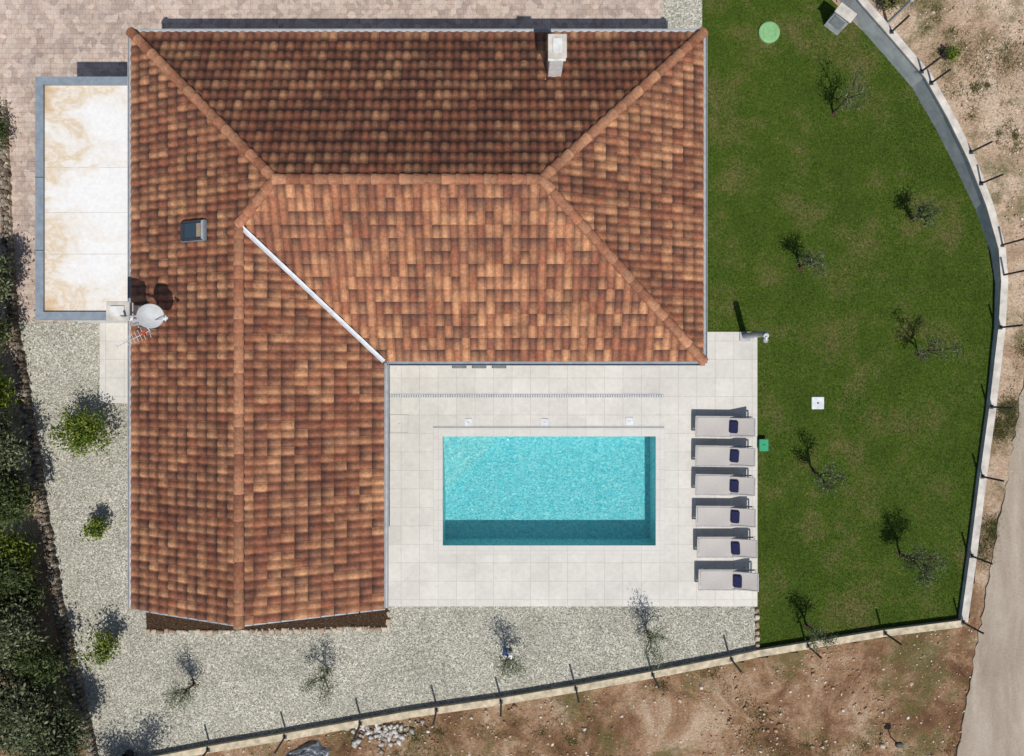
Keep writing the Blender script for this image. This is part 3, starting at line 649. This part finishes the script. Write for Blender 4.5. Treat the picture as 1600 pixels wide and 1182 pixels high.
# ---------------------------------------------------------------- sun loungers
for i,(lx,ly) in enumerate(((1132,667),(1132,713),(1132,758),(1133,807),(1135,855),(1137,906))):
    mb=MB(); L=1.92; Wd=0.64; zs=0.34; hinge=0.15
    rot=math.radians(20)
    for s_ in(-1,1):
        mb.box((-0.02,s_*Wd/2,zs),(L-.06,.045,.05),M_frame,None,.012)
        for xx in(-.78,.62): mb.box((xx,s_*(Wd/2-.01),zs/2-.01),(.045,.04,zs-.03),M_frame,None,.008)
    mb.box((-L/2+.03,0,zs),(.045,Wd-.05,.05),M_frame,None,.01); mb.box((L/2-.07,0,zs-.002),(.045,Wd-.05,.05),M_frame,None,.01); mb.box((.62,0,.1),(.03,Wd-.06,.03),M_frame)
    vs=[];fs=[];nx2,ny2=8,6
    for a_ in range(nx2+1):
        for b2 in range(ny2+1):
            u_=a_/nx2;v_=b2/ny2; vs.append((-L/2+.06+u_*(hinge+L/2-.06),(-.5+v_)*(Wd-.05),zs+.03-.03*math.sin(math.pi*v_)*math.sin(math.pi*min(1,u_*1.1))))
    for a_ in range(nx2):
        for b2 in range(ny2): k=a_*(ny2+1)+b2; fs.append((k,k+ny2+1,k+ny2+2,k+1))
    mb.add(vs,fs,M_fabric)
    R=Matrix.Rotation(-rot,3,'Y'); h0=Vector((hinge,0,zs+.035)); bl=.76
    vs=[]
    for a_ in range(nx2+1):
        for b2 in range(ny2+1):
            u_=a_/nx2;v_=b2/ny2; vs.append(h0+R@Vector((u_*bl,(-.5+v_)*(Wd-.08),-.02*math.sin(math.pi*v_)*math.sin(math.pi*u_))))
    mb.add(vs,fs,M_fabric)
    for s_ in(-1,1): mb.box(h0+R@Vector((bl/2,s_*(Wd/2-.045),0)),(bl,.035,.035),M_frame,R,.01)
    mb.box(h0+R@Vector((bl,0,0)),(.04,Wd-.06,.035),M_frame,R,.01)
    mb.cyl(h0+R@Vector((bl*.7,-.2,-.02)),(.62,-.2,zs-.02),.012,.012,M_frame); mb.cyl(h0+R@Vector((bl*.7,.2,-.02)),(.62,.2,zs-.02),.012,.012,M_frame)
    mb.box(h0+R@Vector((.13+random.uniform(-.02,.02),random.uniform(-.02,.02),.035)),(.27,.40,.06),M_navy,R@Matrix.Rotation(random.uniform(-.08,.08),3,'Z'),.025)
    o=mb.make('sun_lounger'); x_,y_=P(lx,ly,.35); o.location=(x_,y_,DZ+.002); o.rotation_euler[2]=random.uniform(-.012,.012)-.01

# ---------------------------------------------------------------- garden items
q_=P(1163,526); mb=MB()
mb.box((q_[0],q_[1],DZ+.02),(.36,.30,.04),M_metal,None,.01)
pts=[Vector((q_[0],q_[1],DZ+.04)),Vector((q_[0],q_[1],1.0)),Vector((q_[0]+.01,q_[1]-.02,1.7)),Vector((q_[0]+.03,q_[1]-.05,2.0)),Vector((q_[0]+.02,q_[1]-.10,2.1))]
for a,b_,r_ in zip(pts,pts[1:],(.10,.10,.095,.085)): mb.cyl(a,b_,r_,r_*.97,M_metal,14)
mb.cyl(pts[-1]+Vector((0,-.02,.02)),pts[-1]+Vector((0,-.12,-.03)),.03,.03,M_metalw); mb.cyl(pts[-1]+Vector((0,-.12,-.03)),pts[-1]+Vector((0,-.13,-.07)),.07,.08,M_metal,18)
mb.box((q_[0],q_[1]-.10,1.1),(.06,.06,.05),M_metalw); mb.cyl((q_[0],q_[1]-.1,1.1),(q_[0],q_[1]-.17,1.12),.015,.015,M_metalw)
mb.make('outdoor_shower',smooth=False)
q_=P(1190,695); mb=MB(); mb.box((q_[0],q_[1],.11),(.26,.36,.2),M_green,None,.03); mb.box((q_[0],q_[1],.225),(.29,.39,.03),M_green,None,.012)
mb.box((q_[0]+.0,q_[1],.25),(.1,.04,.03),M_green,None,.01); mb.make('green_plastic_box')
q_=P(1277,630); mb=MB(); mb.box((q_[0],q_[1],.03),(.40,.40,.06),M_metalw,None,.012); mb.cyl((q_[0],q_[1],.06),(q_[0],q_[1],.068),.03,.03,M_dark,12); mb.make('inspection_cover')
q_=P(1201,52); mb=MB(); mb.lathe([(.001,.1),(.3,.098),(.34,.085),(.35,.05),(.35,-.02)],M_pgreen,Matrix.Translation((q_[0],q_[1],0)),32); mb.lathe([(.2,.101),(.21,.108),(.22,.101)],M_pgreen,Matrix.Translation((q_[0],q_[1],0)),32)
mb.cyl((q_[0],q_[1],.1),(q_[0],q_[1],.115),.03,.03,M_pgreen,12); mb.make('tank_lid')
q_=P(1322,20,1.0); mb=MB(); R=Matrix.Rotation(-.65,3,'Z'); mb.box((q_[0],q_[1],.48),(.55,.28,.96),M_concg,R,.01); mb.box((q_[0],q_[1],.98),(.62,.36,.05),M_conc,R,.01)
mb.box(Vector((q_[0],q_[1],.6))+R@Vector((0,-.15,0)),(.4,.02,.5),M_metal,R); mb.make('meter_cabinet')
q_=P(1385,38); mb=MB(); mb.cyl((q_[0],q_[1],0),(q_[0],q_[1],1.6),.05,.045,M_metal,12); mb.box((q_[0],q_[1],.02),(.22,.22,.03),M_metal); mb.cyl((q_[0],q_[1],1.6),(q_[0],q_[1],1.64),.06,.03,M_metal,12); mb.make('metal_pole')
q_=P(1390,1150); mb=MB(); mb.cyl((q_[0],q_[1],0),(q_[0],q_[1],.6),.02,.02,M_dark); mb.box((q_[0],q_[1],.62),(.22,.14,.16),M_dark,None,.02); mb.make('irrigation_box_on_post')
q_=P(203,1178); mb=MB(); mb.cyl((q_[0],q_[1],0),(q_[0],q_[1],.3),.14,.14,M_dark,20,False); mb.cyl((q_[0],q_[1],0),(q_[0],q_[1],.3),.11,.11,M_dark,20,False); mb.cyl((q_[0],q_[1],.03),(q_[0],q_[1],.05),.11,.11,M_beige,16); mb.make('drain_pipe')
M_tarp=simple('tarpaulin',(.16,.18,.20),.35,.5,.4,8)
q_=P(475,1182); vs=[];fs=[];n=26
for a_ in range(n):
    for b2 in range(n):
        t=2*math.pi*b2/(n-1); rr=a_/(n-1); rad=(1+.35*noise.noise(Vector((math.cos(t)*1.3,math.sin(t)*1.3,4))))
        u_=rr*rad*.75*math.cos(t); v_=rr*rad*.42*math.sin(t)
        zz_=(.10+.30*abs(noise.noise(Vector((u_*3,v_*4,2))))+.22*abs(noise.noise(Vector((u_*8,v_*7,5)))))*(1-rr**4)+.05
        vs.append((q_[0]+u_,q_[1]+v_+u_*.25,zz_))
for a_ in range(n-1):
    for b2 in range(n-1): k=a_*n+b2; fs.append((k,k+n,k+n+1,k+1))
mb=MB(); mb.add(vs,fs,M_tarp); mb.make('tarpaulin')

# ---------------------------------------------------------------- trees and plants
for x_,y_,h_,r_ in ((1302,178,2.0,.50),(1425,342,1.7,.38),(1250,418,1.6,.42),(1436,556,1.9,.48),(1272,737,1.9,.42),(1406,866,2.1,.6),(1260,977,1.7,.42)):
    a=P(x_,y_); tree('olive_sapling',a[0],a[1],h_,r_,850 if x_!=1406 else 2000,M_olivel,.042,6,(.040,.012),.09,.1,(random.uniform(-.15,.05),random.uniform(-.05,.15)),clod=True)
for x_,y_,h_,r_ in ((303,1068,1.5,.42),(512,1050,1.7,.6),(793,1022,1.7,.48),(1012,990,1.6,.5)):
    a=P(x_,y_); tree('olive_sapling',a[0],a[1],h_,r_,1050,M_oliveg,.036,7,(.038,.012),.11,.1,clod=True)
a=P(793,1022); mb=MB(); M_blue=simple('blue_plastic',(.05,.1,.3))
for k in range(5): mb.box((a[0]+random.uniform(-.12,.12),a[1]+random.uniform(-.1,.1),.08+.02*k),(.2,.14,.04),M_metalw if k!=2 else M_blue,Matrix.Rotation(k,3,'Z')@Matrix.Rotation(.4*k,3,'X'),.01)
mb.make('plastic_bags')
for x_,y_,h_,r_,nl,sp_ in ((152,672,1.15,.68,2700,.18),(163,822,.8,.30,700,.09),(182,995,1.1,.5,900,.13)):
    a=P(x_,y_); tree('citrus_shrub',a[0],a[1],h_,r_,nl,M_lime,.03,9,(.055,.026),sp_,.1)
for x_,y_,h_,r_,nl,mt in ((-45,430,2.2,.7,7000,M_olive),(-55,520,2.4,.8,7000,M_dkgreen),(-12,612,1.4,.38,2600,M_lime),(-14,700,2.2,.75,9000,M_olive),(-2,775,2.2,.75,8000,M_dkgreen),(12,872,1.4,.58,5000,M_lime),(12,925,1.9,.65,7000,M_dkgreen),(0,1000,2.4,.9,11000,M_olive),(50,1045,2.0,.6,5500,M_dkgreen),(20,1120,2.6,1.05,14000,M_olive),(85,1160,2.2,.75,9000,M_olive),(-60,930,2.8,1.1,8000,M_dkgreen),(-55,1080,2.8,1.1,9000,M_olive),(-60,620,2.3,.8,6000,M_dkgreen)):
    a=P(x_,y_,h_*.7); tree('olive_tree' if mt is M_olive else ('laurel_bush' if mt is M_dkgreen else 'lime_green_bush'),a[0],a[1],h_,r_,nl,mt,.08,11,(.065,.026),.21,.2)
a=P(215,1240); tree('olive_tree',a[0],a[1],3.0,1.0,8000,M_olive,.1,11,(.055,.02),.22,.3)
a=P(-5,215); tree('laurel_bush',a[0],a[1],1.0,.5,3000,M_dkgreen,.04,8,(.05,.02),.2,.2)
a=P(1478,92); tree('weed_shrub',a[0],a[1],.6,.2,400,M_lime,.01,6,(.05,.02),.08,.1)
a=P(1380,15); tree('weed_shrub',a[0],a[1],.7,.25,700,M_weed,.01,6,(.05,.015),.09,.1)

# ---------------------------------------------------------------- light, sky, camera
shd=Vector((-0.15,0.56,-1.0)).normalized(); to_sun=-shd
el=math.asin(to_sun.z); az=math.atan2(to_sun.x,to_sun.y)
w=bpy.data.worlds.new('World'); sc.world=w; w.use_nodes=True; nt=w.node_tree
bg=nt.nodes['Background']; sky=nt.nodes.new('ShaderNodeTexSky'); sky.sky_type='NISHITA'; sky.sun_disc=False
sky.sun_elevation=el; sky.sun_rotation=az; nt.links.new(sky.outputs[0],bg.inputs[0]); bg.inputs[1].default_value=0.085
sun=bpy.data.lights.new('sun','SUN'); sun.energy=4.2; sun.angle=math.radians(0.5); sun.color=(1.0,0.955,0.89)
so=bpy.data.objects.new('sun',sun); COL.objects.link(so); so.rotation_euler=shd.to_track_quat('-Z','Y').to_euler(); so.location=(5,-15,30)
cam=bpy.data.cameras.new('camera'); cam.sensor_width=36; cam.lens=36*H/(1600/S); cam.clip_end=2000
co=bpy.data.objects.new('camera',cam); COL.objects.link(co); co.location=(0,0,H); co.rotation_euler=(0,0,0); sc.camera=co
